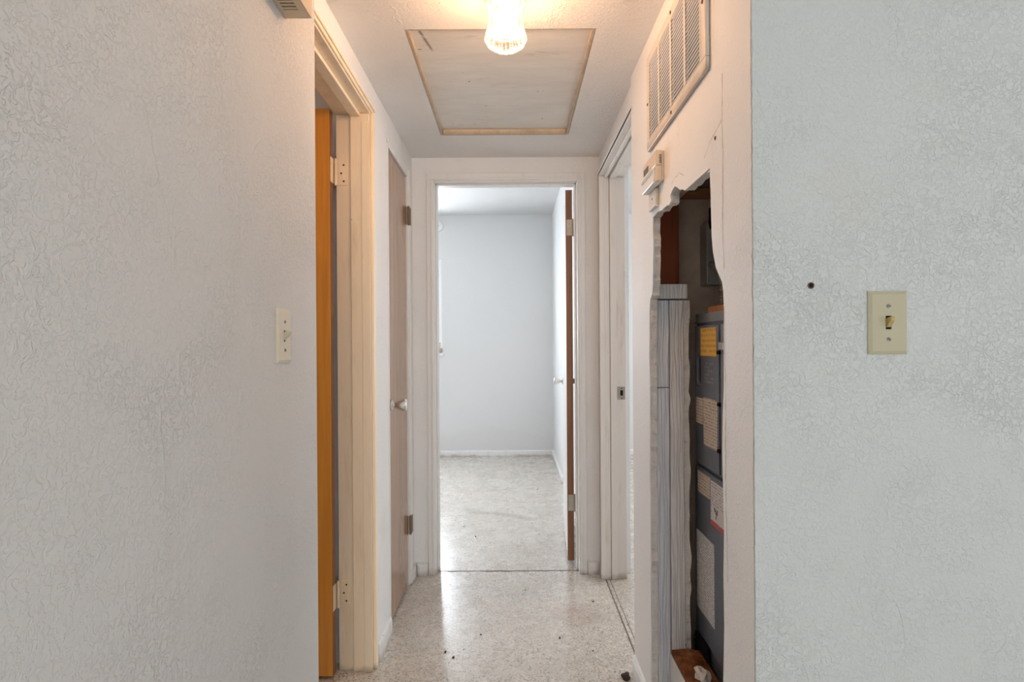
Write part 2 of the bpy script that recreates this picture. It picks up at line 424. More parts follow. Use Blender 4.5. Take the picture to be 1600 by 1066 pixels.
def tag(o, label=None, cat=None, group=None, kind=None):
    if label: o['label'] = label
    if cat: o['category'] = cat
    if group: o['group'] = group
    if kind: o['kind'] = kind
    return o
def struct(name, bm, mat, label=None, cat=None, bevel=0.0):
    return tag(obj(name, bm, mat, bevel=bevel), label, cat, kind='structure')

HZ = 2.155      # dropped hall ceiling
DH = 2.032      # door head
RZ = 2.56       # room ceilings
XL, XN = -0.520, -0.490     # hall left wall, thicker near stretch
XR, XRN = 0.448, 0.434      # hall right wall beyond the door, near stretch
YE = 2.947      # end wall

# ================================================================ STRUCTURE
# floors: hall and living slab, then the two bedrooms beyond the joint
struct('floor', boxes((-3.2, 4.2, -3.7, 2.985, -0.12, 0.0)), 'terrazzo', 'speckled cream terrazzo floor of the hallway in front of the joint', 'floor')
struct('floor_bedroom', boxes((-2.9, 3.9, 2.990, 6.3, -0.12, 0.0)), 'terrazzo', 'speckled pale terrazzo floor beyond the dark joint, running through both bright bedrooms', 'floor')
bm = bmesh.new()
prev = None
for i in range(26):                       # slightly wandering crack that follows the joint between the slabs
    x = -0.40 + 0.735 * i / 25
    y = 2.983 + 0.004 * sin(i * 1.9) ; wdt = 0.0022 + 0.0022 * abs(sin(i * 2.7)) + (0.003 if 8 < i < 16 else 0)
    a = (bm.verts.new((x, y - wdt, 0.0006)), bm.verts.new((x, y + wdt, 0.0006)))
    if prev: bm.faces.new((prev[0], a[0], a[1], prev[1]))
    prev = a
struct('trim_1', bm, 'divider', 'thin dark joint line across the floor at the end doorway', 'floor joint')
struct('trim_2', boxes((0.456, 0.462, 2.075, 2.87, -0.01, 0.0010), (0.478, 0.4805, 2.075, 2.87, -0.01, 0.0010)), 'divider', 'pair of dark joint lines across the floor in the right doorway', 'floor joint')

# ceilings
hx0, hx1, hy0, hy1 = -0.329, 0.261, 1.746, 2.632
bm = prism([(XL - 0.02, 1.03), (0.56, 1.03), (0.56, YE + 0.01), (XL - 0.02, YE + 0.01)], [[(hx0, hy0), (hx1, hy0), (hx1, hy1), (hx0, hy1)]], HZ, HZ + 0.03, 'XY')
struct('ceiling', bm, 'ceiling', 'dropped textured hallway ceiling with the hatch cut into it', 'ceiling')
struct('ceiling_living', boxes((-0.62, 4.2, -3.7, 1.03, 2.44, 2.56)), 'ceiling', 'higher flat ceiling over the space in front of the hallway', 'ceiling')
struct('ceiling_bedroom', boxes((-2.9, 0.50, 3.07, 6.3, RZ, RZ + 0.1)), 'ceiling_white', 'flat white ceiling of the end bedroom', 'ceiling')
struct('ceiling_right_bedroom', boxes((0.50, 3.9, 2.0, 6.3, RZ, RZ + 0.1)), 'ceiling_white', 'flat white ceiling of the right bedroom', 'ceiling')
struct('ceiling_left_bedroom', boxes((-3.2, -0.64, -0.6, 2.3, RZ, RZ + 0.1)), 'ceiling_white', 'flat ceiling of the left bedroom behind the orange door', 'ceiling')

# left wall: thick near stretch, then hall stretch with two door openings
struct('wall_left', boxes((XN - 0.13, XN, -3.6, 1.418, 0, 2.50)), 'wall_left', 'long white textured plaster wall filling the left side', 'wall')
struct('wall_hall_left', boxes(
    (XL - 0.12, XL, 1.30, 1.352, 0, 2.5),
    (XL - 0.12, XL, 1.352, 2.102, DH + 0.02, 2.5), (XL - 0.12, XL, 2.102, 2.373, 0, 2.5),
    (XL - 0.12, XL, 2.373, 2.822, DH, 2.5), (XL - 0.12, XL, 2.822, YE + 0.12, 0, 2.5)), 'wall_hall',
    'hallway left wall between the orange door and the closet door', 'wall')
# wall at the end of the hall
struct('wall_end', boxes((XL - 2.3, -0.424, YE, YE + 0.12, 0, 2.56), (0.354, 0.60, YE, YE + 0.12, 0, 2.56),
    (-0.424, 0.354, YE, YE + 0.12, DH + 0.02, 2.56)), 'wall_hall', 'hallway end wall around the open bedroom doorway', 'wall')
# right: wall facing us, hall side skin with the broken opening, rear stretch
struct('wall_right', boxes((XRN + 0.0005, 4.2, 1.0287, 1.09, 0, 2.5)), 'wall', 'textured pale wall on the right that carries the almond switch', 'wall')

hole = [(1.19, 0.09), (1.186, 0.30), (1.19, 0.479), (1.182, 0.60), (1.185, 0.704), (1.180, 0.80), (1.184, 0.89), (1.187, 0.96), (1.183, 1.036), (1.176, 1.10), (1.175, 1.156), (1.173, 1.262), (1.176, 1.295), (1.183, 1.315), (1.208, 1.339),
        (1.218, 1.350), (1.234, 1.384), (1.242, 1.42), (1.245, 1.476), (1.248, 1.533), (1.251, 1.572), (1.433, 1.572), (1.454, 1.581), (1.475, 1.585), (1.497, 1.597), (1.52, 1.607), (1.542, 1.604),
        (1.564, 1.595), (1.558, 1.578), (1.577, 1.571), (1.60, 1.575), (1.655, 1.575), (1.70, 1.581), (1.734, 1.579), (1.761, 1.577), (1.764, 1.54), (1.757, 1.497), (1.763, 1.44), (1.766, 1.38),
        (1.776, 1.341), (1.80, 1.327), (1.806, 1.315), (1.811, 1.295), (1.815, 1.222)]
zz = 1.19
while zz > 0.12:
    hole.append((1.819 + random.uniform(-0.005, 0.005), zz)); zz -= random.uniform(0.03, 0.06)
hole.append((1.825, 0.09))
skin = prism([(1.0305, 0), (2.071, 0), (2.071, 2.5), (1.0305, 2.5)], [hole], XRN, XRN + 0.004, 'YZ')
wr = struct('wall_hall_right', skin, 'wall_hall', 'hallway right wall with the grille and the broken-open furnace hole', 'wall')
def ragged(p):
    return p
# plaster thickness behind the paint skin, its broken edge crumbling a little into the opening
def jag(pts, amp, step):
    out = []
    for i, p in enumerate(pts):
        q = pts[(i + 1) % len(pts)]
        d = math.hypot(q[0] - p[0], q[1] - p[1]); n = max(1, int(d / step))
        for k in range(n):
            t = k / n
            out.append((p[0] + (q[0] - p[0]) * t + random.uniform(-amp, amp), p[1] + (q[1] - p[1]) * t + random.uniform(-amp, amp)))
    return out
cy, cz = 1.50, 0.85
hole2 = [(p[0] + (0.003 if p[0] > 1.6 else -0.002), p[1]) for p in hole]
hole2 = jag(hole2, 0.0045, 0.014)
body = prism([(1.09, 0.0), (2.071, 0.0), (2.071, 2.5), (1.09, 2.5)], [hole2], XRN + 0.004, XRN + 0.024, 'YZ', )
obj('broken_plaster_edge', body, 'broken', wr)
def crack(pts, wd=0.0010):
    r = random.Random(len(pts) * 7 + int(pts[0][1] * 100)); path = []
    for a, b in zip(pts, pts[1:]):
        n = max(2, int(math.hypot(b[0] - a[0], b[1] - a[1]) / 0.012))
        for k in range(n):
            t = k / n; path.append((a[0] + (b[0] - a[0]) * t + r.uniform(-.0016, .0016), a[1] + (b[1] - a[1]) * t + r.uniform(-.0016, .0016)))
    path.append(pts[-1]); bm = bmesh.new(); prev = None
    for i, p in enumerate(path):
        q = path[min(i + 1, len(path) - 1)]; o = path[max(i - 1, 0)]
        d = Vector((q[0] - o[0], q[1] - o[1])).normalized(); w_ = wd * r.uniform(0.3, 1.3)
        c = [bm.verts.new((XRN - 0.0003, p[0] + d.y * w_ * s_, p[1] - d.x * w_ * s_)) for s_ in (-1, 1)]
        if prev: bm.faces.new((prev[0], prev[1], c[1], c[0]))
        prev = c
    return obj('crack', bm, 'crack', wr)
M['crack'] = NM('plaster_crack', 0.9, (0.42, 0.32, 0.24), spec=0.1).m
crack([(1.0316, 2.14), (1.0312, 0.02)], 0.0010)
crack([(1.172, 1.745), (1.176, 1.66), (1.171, 1.56), (1.176, 1.45), (1.170, 1.34)], 0.0011)
crack([(1.171, 1.26), (1.165, 1.10), (1.168, 0.90), (1.160, 0.70)], 0.0009)
crack([(1.285, 1.605), (1.245, 1.628), (1.20, 1.642), (1.180, 1.650)], 0.0007)
crack([(1.55, 1.622), (1.53, 1.629), (1.50, 1.627), (1.48, 1.631), (1.44, 1.612)], 0.0007)
# inner framing line of that wall (boards and blocking), seen through the hole
def part(name, bs, mat, parent, label=None, bevel=0.0015):
    o = obj(name, boxes(*bs), mat, parent, bevel=bevel)
    if label: o['label'] = label
    return o
part('stud', [(0.459, 0.4985, 1.823, 1.86, 0.0, 1.045)], 'stud_blue', wr, 'blue-grey painted framing board')
part('stud', [(0.4592, 0.4985, 1.823, 1.86, 1.047, 1.326)], 'stud_blue', wr, 'short blue-grey framing board above the cut line')
part('stud', [(0.5015, 0.5455, 1.825, 1.86, 0.0, 1.326)], 'stud_grey', wr, 'pale grey framing board with raised grain')
part('blocking', [(0.4595, 0.556, 1.812, 1.90, 1.330, 1.376)], 'stud_grey', wr, 'short grey block across the top of the two boards')
part('stud', [(0.470, 0.556, 1.905, 1.94, 1.376, 2.40)], 'stud_red', wr, 'bare red-brown stud')
bm = prism([(0.5465, 0.0)] + [(0.5655 + random.uniform(-0.005, 0.003), 0.0 + i * 0.0265) for i in range(51)] + [(0.5465, 1.325)], [], 1.829, 1.855, 'XZ')
obj('inner_plaster', bm, 'broken', wr)
struct('wall_furnace_closet', boxes((0.458, 1.36, 1.98, 2.062, 0, 2.5), (1.30, 1.36, 1.09, 1.98, 0, 2.5), (0.458, 1.30, 1.09, 1.98, 2.35, 2.4),
       (0.458, 0.546, 1.09, 1.98, 1.66, 2.35), (0.458, 0.546, 1.092, 1.135, 0, 1.66)), 'closet', 'bare brown plaster inside the dark furnace closet', 'wall')
struct('wall_hall_right_rear', boxes((XR, 0.566, 2.071, 2.894, DH + 0.02, 2.5), (XR, 0.566, 2.894, YE + 0.02, 0, 2.5)), 'wall_hall', 'short hallway right wall beyond the furnace opening, over the right doorway', 'wall')
# header where the hall ceiling drops
struct('wall_header', boxes((XN, XRN, 1.0287, 1.10, HZ + 0.0, 2.50)), 'wall', 'plaster header above the mouth of the hallway', 'wall')

# walls of the rooms beyond
bwx0, bwx1, bwz0, bwz1 = -1.90, -0.757, 1.09, 2.10
struct('wall_bedroom_back', boxes((-2.9, bwx0, 6.04, 6.16, 0, RZ), (bwx1, 3.9, 6.04, 6.16, 0, RZ), (bwx0, bwx1, 6.04, 6.16, 0, bwz0), (bwx0, bwx1, 6.04, 6.16, bwz1, RZ)), 'wall_smooth', 'plain white back wall of the bedrooms with faint stains low down', 'wall')
struct('wall_bedroom_right', boxes((0.42, 0.54, YE + 0.12, 6.04, 0, RZ)), 'wall_smooth', 'bright white side wall behind the open end door', 'wall')
struct('wall_bedroom_left', boxes((-2.72, -2.6, 3.067, 3.8, 0, RZ), (-2.72, -2.6, 5.4, 6.04, 0, RZ), (-2.72, -2.6, 3.8, 5.4, 0, 0.85), (-2.72, -2.6, 3.8, 5.4, 2.05, RZ)), 'wall_smooth', 'left wall of the end bedroom with its own window', 'wall')
struct('wall_right_bedroom_side', boxes((3.5, 3.62, 2.0, 3.3, 0, RZ), (3.5, 3.62, 5.1, 6.04, 0, RZ), (3.5, 3.62, 3.3, 5.1, 0, 0.85), (3.5, 3.62, 3.3, 5.1, 2.05, RZ)), 'wall_smooth', 'far right wall of the right bedroom', 'wall')
struct('wall_right_bedroom_front', boxes((0.566, 3.5, 1.98 + 0.085, 2.12, 0, RZ)), 'wall_smooth', 'front wall of the right bedroom', 'wall')
struct('wall_left_bedroom_far', boxes((-3.1, XL - 0.12, 2.13, 2.25, 0, RZ)), 'wall_smooth', 'wall behind the open orange door', 'wall')
struct('wall_left_bedroom_near', boxes((-3.1, XN - 0.13, -0.62, -0.5, 0, RZ)), 'wall_smooth', 'near wall of the left bedroom', 'wall')
struct('wall_left_bedroom_side', boxes((-3.02, -2.9, -0.5, 2.13, 0, RZ)), 'wall_smooth', 'side wall of the left bedroom', 'wall')
struct('wall_living_back', boxes((-0.62, -0.40, -3.62, -3.5, 0, 2.44), (1.90, 4.0, -3.62, -3.5, 0, 2.44), (-0.40, 1.90, -3.62, -3.5, 0, 0.7), (-0.40, 1.90, -3.62, -3.5, 2.2, 2.44)), 'wall', 'window wall of the space in front of the hallway', 'wall')
struct('wall_living_right', boxes((3.9, 4.0, -3.5, -2.3, 0, 2.44), (3.9, 4.0, -0.3, 1.03, 0, 2.44), (3.9, 4.0, -2.3, -0.3, 0, 0.45), (3.9, 4.0, -2.3, -0.3, 2.2, 2.44)), 'wall', 'side wall of the space in front of the hallway', 'wall')

# windows
def window(n, loc, wdt, hgt, rotz, label, rails=1):
    e = empty('window_%d' % n, loc, (0, 0, rotz)); tag(e, label, 'window', kind='structure')
    t = 0.045
    obj('window_frame', boxes((-wdt/2, -wdt/2 + t, -0.035, 0.035, 0, hgt), (wdt/2 - t, wdt/2, -0.035, 0.035, 0, hgt), (-wdt/2 + t, wdt/2 - t, -0.035, 0.035, 0, t), (-wdt/2 + t, wdt/2 - t, -0.035, 0.035, hgt - t, hgt)), 'window', e, bevel=0.003)
    for k in range(rails):
        z = hgt * (k + 1) / (rails + 1)
        obj('rail', boxes((-wdt/2 + t, wdt/2 - t, -0.02, 0.02, z - 0.015, z + 0.015)), 'window', e, bevel=0.002)
    for k in range(rails + 1):
        z0 = hgt * k / (rails + 1) + (t if k == 0 else 0.015); z1 = hgt * (k + 1) / (rails + 1) - (t if k == rails else 0.015)
        obj('pane', boxes((-wdt/2 + t, wdt/2 - t, -0.003, 0.003, z0, z1)), 'pane', e)
    return e
w1 = window(1, ((bwx0 + bwx1) / 2, 6.095, bwz0), bwx1 - bwx0, bwz1 - bwz0, 0, 'white framed window on the back wall of the end bedroom', 3)
obj('sill', boxes((-(bwx1 - bwx0) / 2 - 0.02, (bwx1 - bwx0) / 2 + 0.02, -0.085, -0.036, -0.02, 0.005)), 'window', w1, bevel=0.003)
cr = bmesh.new(); box(cr, 0.520, 0.575, -0.062, -0.036, 0.02, 0.06); tube(cr, [(0.548, -0.062, 0.045), (0.548, -0.09, 0.045), (0.556, -0.10, 0.085), (0.556, -0.10, 0.12)], 0.007, 8)
obj('crank_operator', cr, 'hinge', w1)
window(2, (-2.66, 4.6, 0.85), 1.6, 1.2, pi / 2, 'large window on the left wall of the end bedroom')
window(3, (3.56, 4.2, 0.85), 1.8, 1.2, pi / 2, 'window of the right bedroom')
window(4, (0.75, -3.56, 0.7), 2.3, 1.5, 0, 'wide living window behind the viewer')
window(5, (3.95, -1.3, 0.45), 2.0, 1.75, pi / 2, 'side living window')

# ---------------------------------------------------------------- baseboards
def baseboard(name, p0, p1, nrm, label, h=0.062, t=0.014, cap=True, mat='base'):
    """profile with a rounded top, run from p0 to p1; nrm = direction it sticks out"""
    prof = [(0, 0), (t, 0), (t, h * 0.72), (t * 0.85, h * 0.86), (t * 0.5, h * 0.96), (0, h)]
    bm = bmesh.new(); rings = []
    P0, P1 = Vector((*p0, 0)), Vector((*p1, 0)); N = Vector((*nrm, 0)); D = (P1 - P0).normalized()
    L = (P1 - P0).length
    stations = [0.0, 0.004, 0.014, L - 0.014, L - 0.004, L] if cap else [0.0, L]
    sc = [0.35, 0.8, 1, 1, 0.8, 0.35] if cap else [1, 1]
    for s, k in zip(stations, sc):
        rings.append([bm.verts.new(P0 + D * s + N * a * k + Vector((0, 0, b * (0.93 + 0.07 * k)))) for a, b in prof])
    for a, b in zip(rings, rings[1:]):
        for i in range(len(prof)): bm.faces.new((a[i], a[(i + 1) % len(prof)], b[(i + 1) % len(prof)], b[i]))
    bm.faces.new(rings[0]); bm.faces.new(rings[-1])
    return struct(name, bm, mat, label, 'baseboard')
baseboard('baseboard_left', (XL, 2.128), (XL, 2.355), (1, 0), 'short white baseboard between the cream door frame and the closet door', 0.075, 0.016)
baseboard('baseboard_left_corner', (XL, 2.855), (XL, YE), (1, 0), 'small baseboard end stub on the left wall in the far corner', 0.062, 0.016)
baseboard('baseboard_end_left', (XL + 0.016, YE), (-0.446, YE), (0, -1), 'tiny stained baseboard left of the end doorway', 0.062, 0.018)
baseboard('baseboard_end_right', (0.375, YE), (XR - 0.016, YE), (0, -1), 'tiny stained baseboard right of the end doorway', 0.062, 0.018)
baseboard('baseboard_right', (XRN, 1.85), (XRN, 2.068), (-1, 0), 'white baseboard piece under the hallway right wall', 0.062, 0.013)
baseboard('baseboard_bedroom_back', (-2.6, 6.04), (0.42, 6.04), (0, -1), 'white baseboard along the back wall of the end bedroom', 0.065, 0.015, False)
baseboard('baseboard_bedroom_right', (0.42, 4.83), (0.42, 6.025), (-1, 0), 'white baseboard along the right wall of the end bedroom, ending behind the door', 0.065, 0.015)
baseboard('baseboard_right_bedroom', (0.54, 6.04), (3.5, 6.04), (0, -1), 'white baseboard seen through the right doorway', 0.065, 0.015, False)
baseboard('baseboard_living_right', (0.45, 1.0287), (3.9, 1.0287), (0, -1), 'baseboard under the right wall', 0.065, 0.014)
baseboard('baseboard_living_left', (XN, -3.4), (XN, 1.40), (1, 0), 'baseboard under the left wall', 0.065, 0.014)

# ================================================================ DOORS
def knob(parent, at, axis_dir, mat='nickel', s=1.0):
    """lathe knob whose shaft runs along X; axis_dir = +1 / -1"""
    prof = [(0.024, 0), (0.024, 0.004), (0.015, 0.008), (0.011, 0.012), (0.011, 0.020), (0.017, 0.026), (0.0215, 0.036), (0.0245, 0.050), (0.0265, 0.060), (0.0265, 0.066), (0.020, 0.069), (0.004, 0.070)]
    bm = bmesh.new(); lathe(bm, [(r * s, h * s * axis_dir) for r, h in prof], 28, 'X')
    return obj('knob', bm, mat, parent, smooth=True, loc=at)
def hinge_geo(leaf_boxes, pin, mat, parent, z0, z1):
    """two leaves (boxes) and a barrel of five knuckles on the pin (x,y)"""
    bm = bmesh.new()
    for b in leaf_boxes: box(bm, *b[:4], z0, z1)
    n = 5; h = (z1 - z0) / n
    for k in range(n):
        lathe(bm, [(0.0062, z0 + k * h + 0.0006), (0.0062, z0 + (k + 1) * h - 0.0006)], 12, 'Z', (pin[0], pin[1], 0))
    lathe(bm, [(0.0045, z0 - 0.004), (0.0045, z1 + 0.004)], 10, 'Z', (pin[0], pin[1], 0))
    return obj('hinge', bm, mat, parent)

# door_1: left, orange leaf swung into the left bedroom
d1 = tag(empty('door_1', (0, 0, 0)), 'open orange varnished door and its cream frame on the left', 'door', kind='structure')
Y0, Y1 = 1.352, 2.102; XB = XL - 0.12
f1 = obj('door_frame', boxes(
    # far jamb, stepped
    (XB - 0.004, -0.588, Y1 - 0.020, Y1, 0, DH), (-0.588, XL, Y1 - 0.031, Y1, 0, DH), (-0.548, XL + 0.004, Y1 - 0.035, Y1 - 0.031, 0, DH - 0.030), 
    # near jamb
    (XB - 0.004, XL + 0.004, Y0, Y0 + 0.020, 0, DH), (-0.588, -0.545, Y0 + 0.020, Y0 + 0.031, 0, DH - 0.012),
    # head
    (XB - 0.004, XL + 0.004, Y0, Y1, DH, DH + 0.020), (-0.588, -0.552, Y0 + 0.02, Y1 - 0.031, DH - 0.013, DH)), 'frame_warm', d1, bevel=0.002)
obj('casing', boxes((XL, XL + 0.012, Y1 - 0.016, Y1 + 0.016, 0, DH + 0.030), (XL, XL + 0.012, Y0 + 0.08, Y1 - 0.016, DH + 0.004, DH + 0.030), (XL + 0.012, XL + 0.018, Y0 + 0.08, Y1 + 0.006, DH + 0.014, DH + 0.022)), 'frame_warm', d1, bevel=0.003)
lf = obj('door_leaf', boxes((-0.648 - 0.70, -0.648, 2.022, 2.057, 0.012, 2.030)), 'leaf_orange', d1, bevel=0.0015)
obj('leaf_edge', boxes((-0.6482, -0.6470, 2.0228, 2.0562, 0.014, 2.028)), 'leaf_edge', lf)
for z0 in (1.772, 0.24):
    hg = hinge_geo([(-0.643, -0.604, Y1 - 0.0225, Y1 - 0.0195), (-0.6475, -0.6450, 2.026, 2.056)], (-0.6405, 2.066), 'frame_warm', d1, z0, z0 + 0.089)
    hg['label'] = 'paint-covered butt hinge'
    s = bmesh.new()
    for dz, xx in ((0.015, -0.615), (0.044, -0.624), (0.074, -0.615)):
        lathe(s, [(0.0035, 0), (0.0035, -0.0015)], 10, 'Y', (xx, Y1 - 0.0225, z0 + dz))
    obj('hinge_screw', s, 'screw_dark', hg)
bm = boxes((-0.6475, -0.6450, 2.024, 2.056, 1.772, 1.861), (-0.6475, -0.6450, 2.024, 2.056, 0.24, 0.329)); bm.free()
knob(lf, (-1.29, 2.022, 0.94), 1).rotation_euler = (0, 0, -pi / 2)

# door_2: closed linen closet door on the left
d2 = tag(empty('door_2', (0, 0, 0)), 'closed narrow tan closet door in the left wall', 'door', kind='structure')
obj('door_leaf', boxes((XL - 0.040, XL - 0.006, 2.386, 2.806, 0.010, DH - 0.018)), 'leaf_tan', d2, bevel=0.0015)
obj('door_frame', boxes((XL - 0.11, XL + 0.003, 2.373, 2.383, 0, DH), (XL - 0.11, XL + 0.003, 2.810, 2.822, 0, DH), (XL - 0.11, XL + 0.003, 2.383, 2.810, DH - 0.014, DH),
    (XL - 0.07, XL - 0.045, 2.383, 2.81, 0.0, DH - 0.014)), 'frame_white', d2, bevel=0.0015)
obj('casing', boxes((XL, XL + 0.012, 2.818, 2.852, 0, DH + 0.02), (XL, XL + 0.006, 2.365, 2.818, DH - 0.002, DH + 0.020)), 'frame_white', d2, bevel=0.003)
kb = knob(d2, (XL - 0.006, 2.445, 0.930), 1, s=0.98); kb['label'] = 'polished nickel knob'
for z0 in (1.782, 0.258):
    h = hinge_geo([(XL - 0.006, XL - 0.002, 2.790, 2.812), (XL + 0.0115, XL + 0.0135, 2.816, 2.845)], (XL + 0.008, 2.806), 'hinge_dark', d2, z0, z0 + 0.086)
    h['label'] = 'dark tarnished hinge'

# door_3: right doorway without a visible leaf
d3 = tag(empty('door_3', (0, 0, 0)), 'worn off-white frame of the doorway on the right', 'door frame', kind='structure')
Y0, Y1 = 2.071, 2.894
obj('door_frame', boxes(
    (XR - 0.012, 0.568, Y1 - 0.018, Y1, 0, DH), (XR - 0.012, 0.462, Y1 - 0.034, Y1 - 0.018, 0, DH), (0.462, 0.474, Y1 - 0.030, Y1 - 0.018, 0, DH), (0.474, 0.486, Y1 - 0.026, Y1 - 0.018, 0, DH), (0.488, 0.520, Y1 - 0.031, Y1 - 0.018, 0, DH),
    (0.458, 0.568, Y0, Y0 + 0.016, 0, DH),
    (XR - 0.012, 0.568, Y0, Y1, DH, DH + 0.020), (0.462, 0.474, Y0 + 0.02, Y1 - 0.02, DH - 0.012, DH), (0.488, 0.520, Y0 + 0.02, Y1 - 0.02, DH - 0.014, DH)), 'frame', d3, bevel=0.002)
obj('casing', boxes((XR - 0.012, XR, Y1 - 0.016, Y1 + 0.016, 0, DH + 0.030), (XR - 0.012, XR, Y0 + 0.0, Y1 - 0.016, DH + 0.004, DH + 0.030), (XR - 0.018, XR - 0.012, Y0, Y1 + 0.006, DH + 0.012, DH + 0.020)), 'frame', d3, bevel=0.003)
sp = bmesh.new(); box(sp, 0.524, 0.562, Y1 - 0.0205, Y1 - 0.0178, 0.905, 0.970)
spo = obj('strike_plate', sp, 'hinge', d3); spo['label'] = 'small steel strike plate with dark latch hole'
obj('latch_hole', boxes((0.538, 0.552, Y1 - 0.0212, Y1 - 0.020, 0.925, 0.952)), 'black', spo)
ss = bmesh.new()
for dz in (0.912, 0.962): lathe(ss, [(0.0035, 0), (0.0035, -0.0015)], 10, 'Y', (0.545, Y1 - 0.0205, dz))
obj('screw', ss, 'screw_dark', spo)

# door_4: end doorway, leaf swung ninety degrees into the bedroom
d4 = tag(empty('door_4', (0, 0, 0)), 'end doorway frame and its white door swung open into the bright bedroom', 'door', kind='structure')
xa, xb = -0.404, 0.334
obj('door_frame', boxes((xa - 0.020, xa, YE - 0.004, YE + 0.124, 0, DH), (xb, xb + 0.020, YE - 0.004, YE + 0.124, 0, DH), (xa - 0.020, xb + 0.020, YE - 0.004, YE + 0.124, DH, DH + 0.020),
    (xa, xa + 0.010, YE + 0.042, YE + 0.080, 0, DH), (xb - 0.010, xb, YE + 0.042, YE + 0.080, 0, DH), (xa, xb, YE + 0.042, YE + 0.080, DH - 0.010, DH)), 'frame_white', d4, bevel=0.002)
obj('casing', boxes((xa - 0.040, xa - 0.006, YE - 0.010, YE, 0, DH + 0.006), (xb + 0.006, xb + 0.040, YE - 0.010, YE, 0, DH + 0.006), (xa - 0.040, xb + 0.040, YE - 0.010, YE, DH + 0.006, DH + 0.040),
    (xa - 0.018, xa - 0.008, YE - 0.015, YE - 0.010, 0, DH + 0.006), (xb + 0.008, xb + 0.018, YE - 0.015, YE - 0.010, 0, DH + 0.006), (xa - 0.018, xb + 0.018, YE - 0.015, YE - 0.010, DH + 0.006, DH + 0.018)), 'frame_white', d4, bevel=0.002)
lf4 = obj('door_leaf', boxes((-0.035, 0.0, 0.0, 0.71, 0.02, 2.018)), 'frame_white', d4, bevel=0.0015, loc=(0.3215, YE + 0.126, 0), rot=(0, 0, radians(-3.2)))
e4 = obj('leaf_edge', boxes((-0.0352, 0.0002, -0.0012, 0.0004, 0.020, 2.018)), 'leaf_edge', lf4); e4['label'] = 'bare brown wood edge'
for z0 in (1.772, 0.288):
    h = hinge_geo([(-0.030, 0.002, -0.0034, -0.001)], (0.005, -0.003), 'hinge', lf4, z0, z0 + 0.086); h['label'] = 'tarnished steel hinge'
knob(lf4, (-0.035, 0.645, 0.945), -1, s=0.85)
knob(lf4, (0.0, 0.645, 0.945), 1, s=0.8)

# ================================================================ CEILING THINGS
# attic hatch
ht = tag(empty('attic_hatch', ((hx0 + hx1) / 2, (hy0 + hy1) / 2, HZ)), 'scuffed rectangular attic access panel set into the hallway ceiling', 'hatch')
def loc_box(e, b):
    c = e.location; return (b[0] - c.x, b[1] - c.x, b[2] - c.y, b[3] - c.y, b[4] - c.z, b[5] - c.z)
hp = obj('panel', boxes((hx0 + .002, hx1 - .002, hy0 + .002, hy1 - .002, HZ + 0.024, HZ + 0.036)), 'hatch')
hp.parent = ht; hp.location = (-ht.location.x, -ht.location.y, -ht.location.z)
for b in ((hx0 + .001, hx0 + .011, hy0 + .002, hy1 - .002, HZ + 0.002, HZ + 0.023), (hx1 - .011, hx1 - .001, hy0 + .002, hy1 - .002, HZ + 0.002, HZ + 0.023),
          (hx0 + .012, hx1 - .012, hy1 - .012, hy1 - .001, HZ - 0.001, HZ + 0.0235), (hx0 + .012, hx1 - .012, hy0 + .001, hy0 + .011, HZ + 0.002, HZ + 0.023)):
    obj('edge_strip', boxes(loc_box(ht, b)), 'hatch_strip', ht, bevel=0.0015)

# ceiling lamp
lm = tag(empty('ceiling_lamp', (-0.015, 1.53, HZ)), 'glowing ribbed glass jar ceiling lamp hanging in front of the hatch', 'lamp')
bm = bmesh.new(); lathe(bm, [(0.066, 0), (0.066, -0.008), (0.058, -0.016), (0.0565, -0.038), (0.0545, -0.038), (0.0545, -0.020), (0.012, -0.020)], 36)
obj('canopy', bm, 'brass', lm, smooth=True)
bm = bmesh.new()
ro = [(0.034, -0.026), (0.044, -0.030), (0.0505, -0.042), (0.0520, -0.058), (0.0490, -0.078), (0.0475, -0.098), (0.0480, -0.116), (0.0520, -0.130), (0.0555, -0.142), (0.0555, -0.152), (0.0500, -0.161), (0.0420, -0.168), (0.034, -0.172), (0.033, -0.169), (0.016, -0.167), (0.002, -0.1665)]
lathe(bm, ro, 96, rib=(16, 0.028))
bm.faces.ensure_lookup_table()
obj('shade', bm, 'shade', lm, smooth=True)
for k in range(3):
    a = radians(0 + 120 * k); s = bmesh.new()
    tube(s, [(0.050 * cos(a), 0.050 * sin(a), -0.032), (0.060 * cos(a), 0.060 * sin(a), -0.032)], 0.0028, 8)
    lathe(s, [(0.006, 0.0), (0.0075, 0.004), (0.004, 0.007)], 12, 'X', (0, 0, 0)) if False else None
    tube(s, [(0.060 * cos(a), 0.060 * sin(a), -0.032), (0.069 * cos(a), 0.069 * sin(a), -0.032)], 0.0065, 12)
    obj('thumb_screw', s, 'brass', lm, smooth=False)
bm = bmesh.new(); lathe(bm, [(0.012, -0.024), (0.012, -0.058), (0.017, -0.066), (0.027, -0.086), (0.030, -0.104), (0.026, -0.122), (0.014, -0.133), (0.002, -0.136)], 24)
bo = obj('bulb', bm, 'bulb', lm, smooth=True)
bo.visible_shadow = True

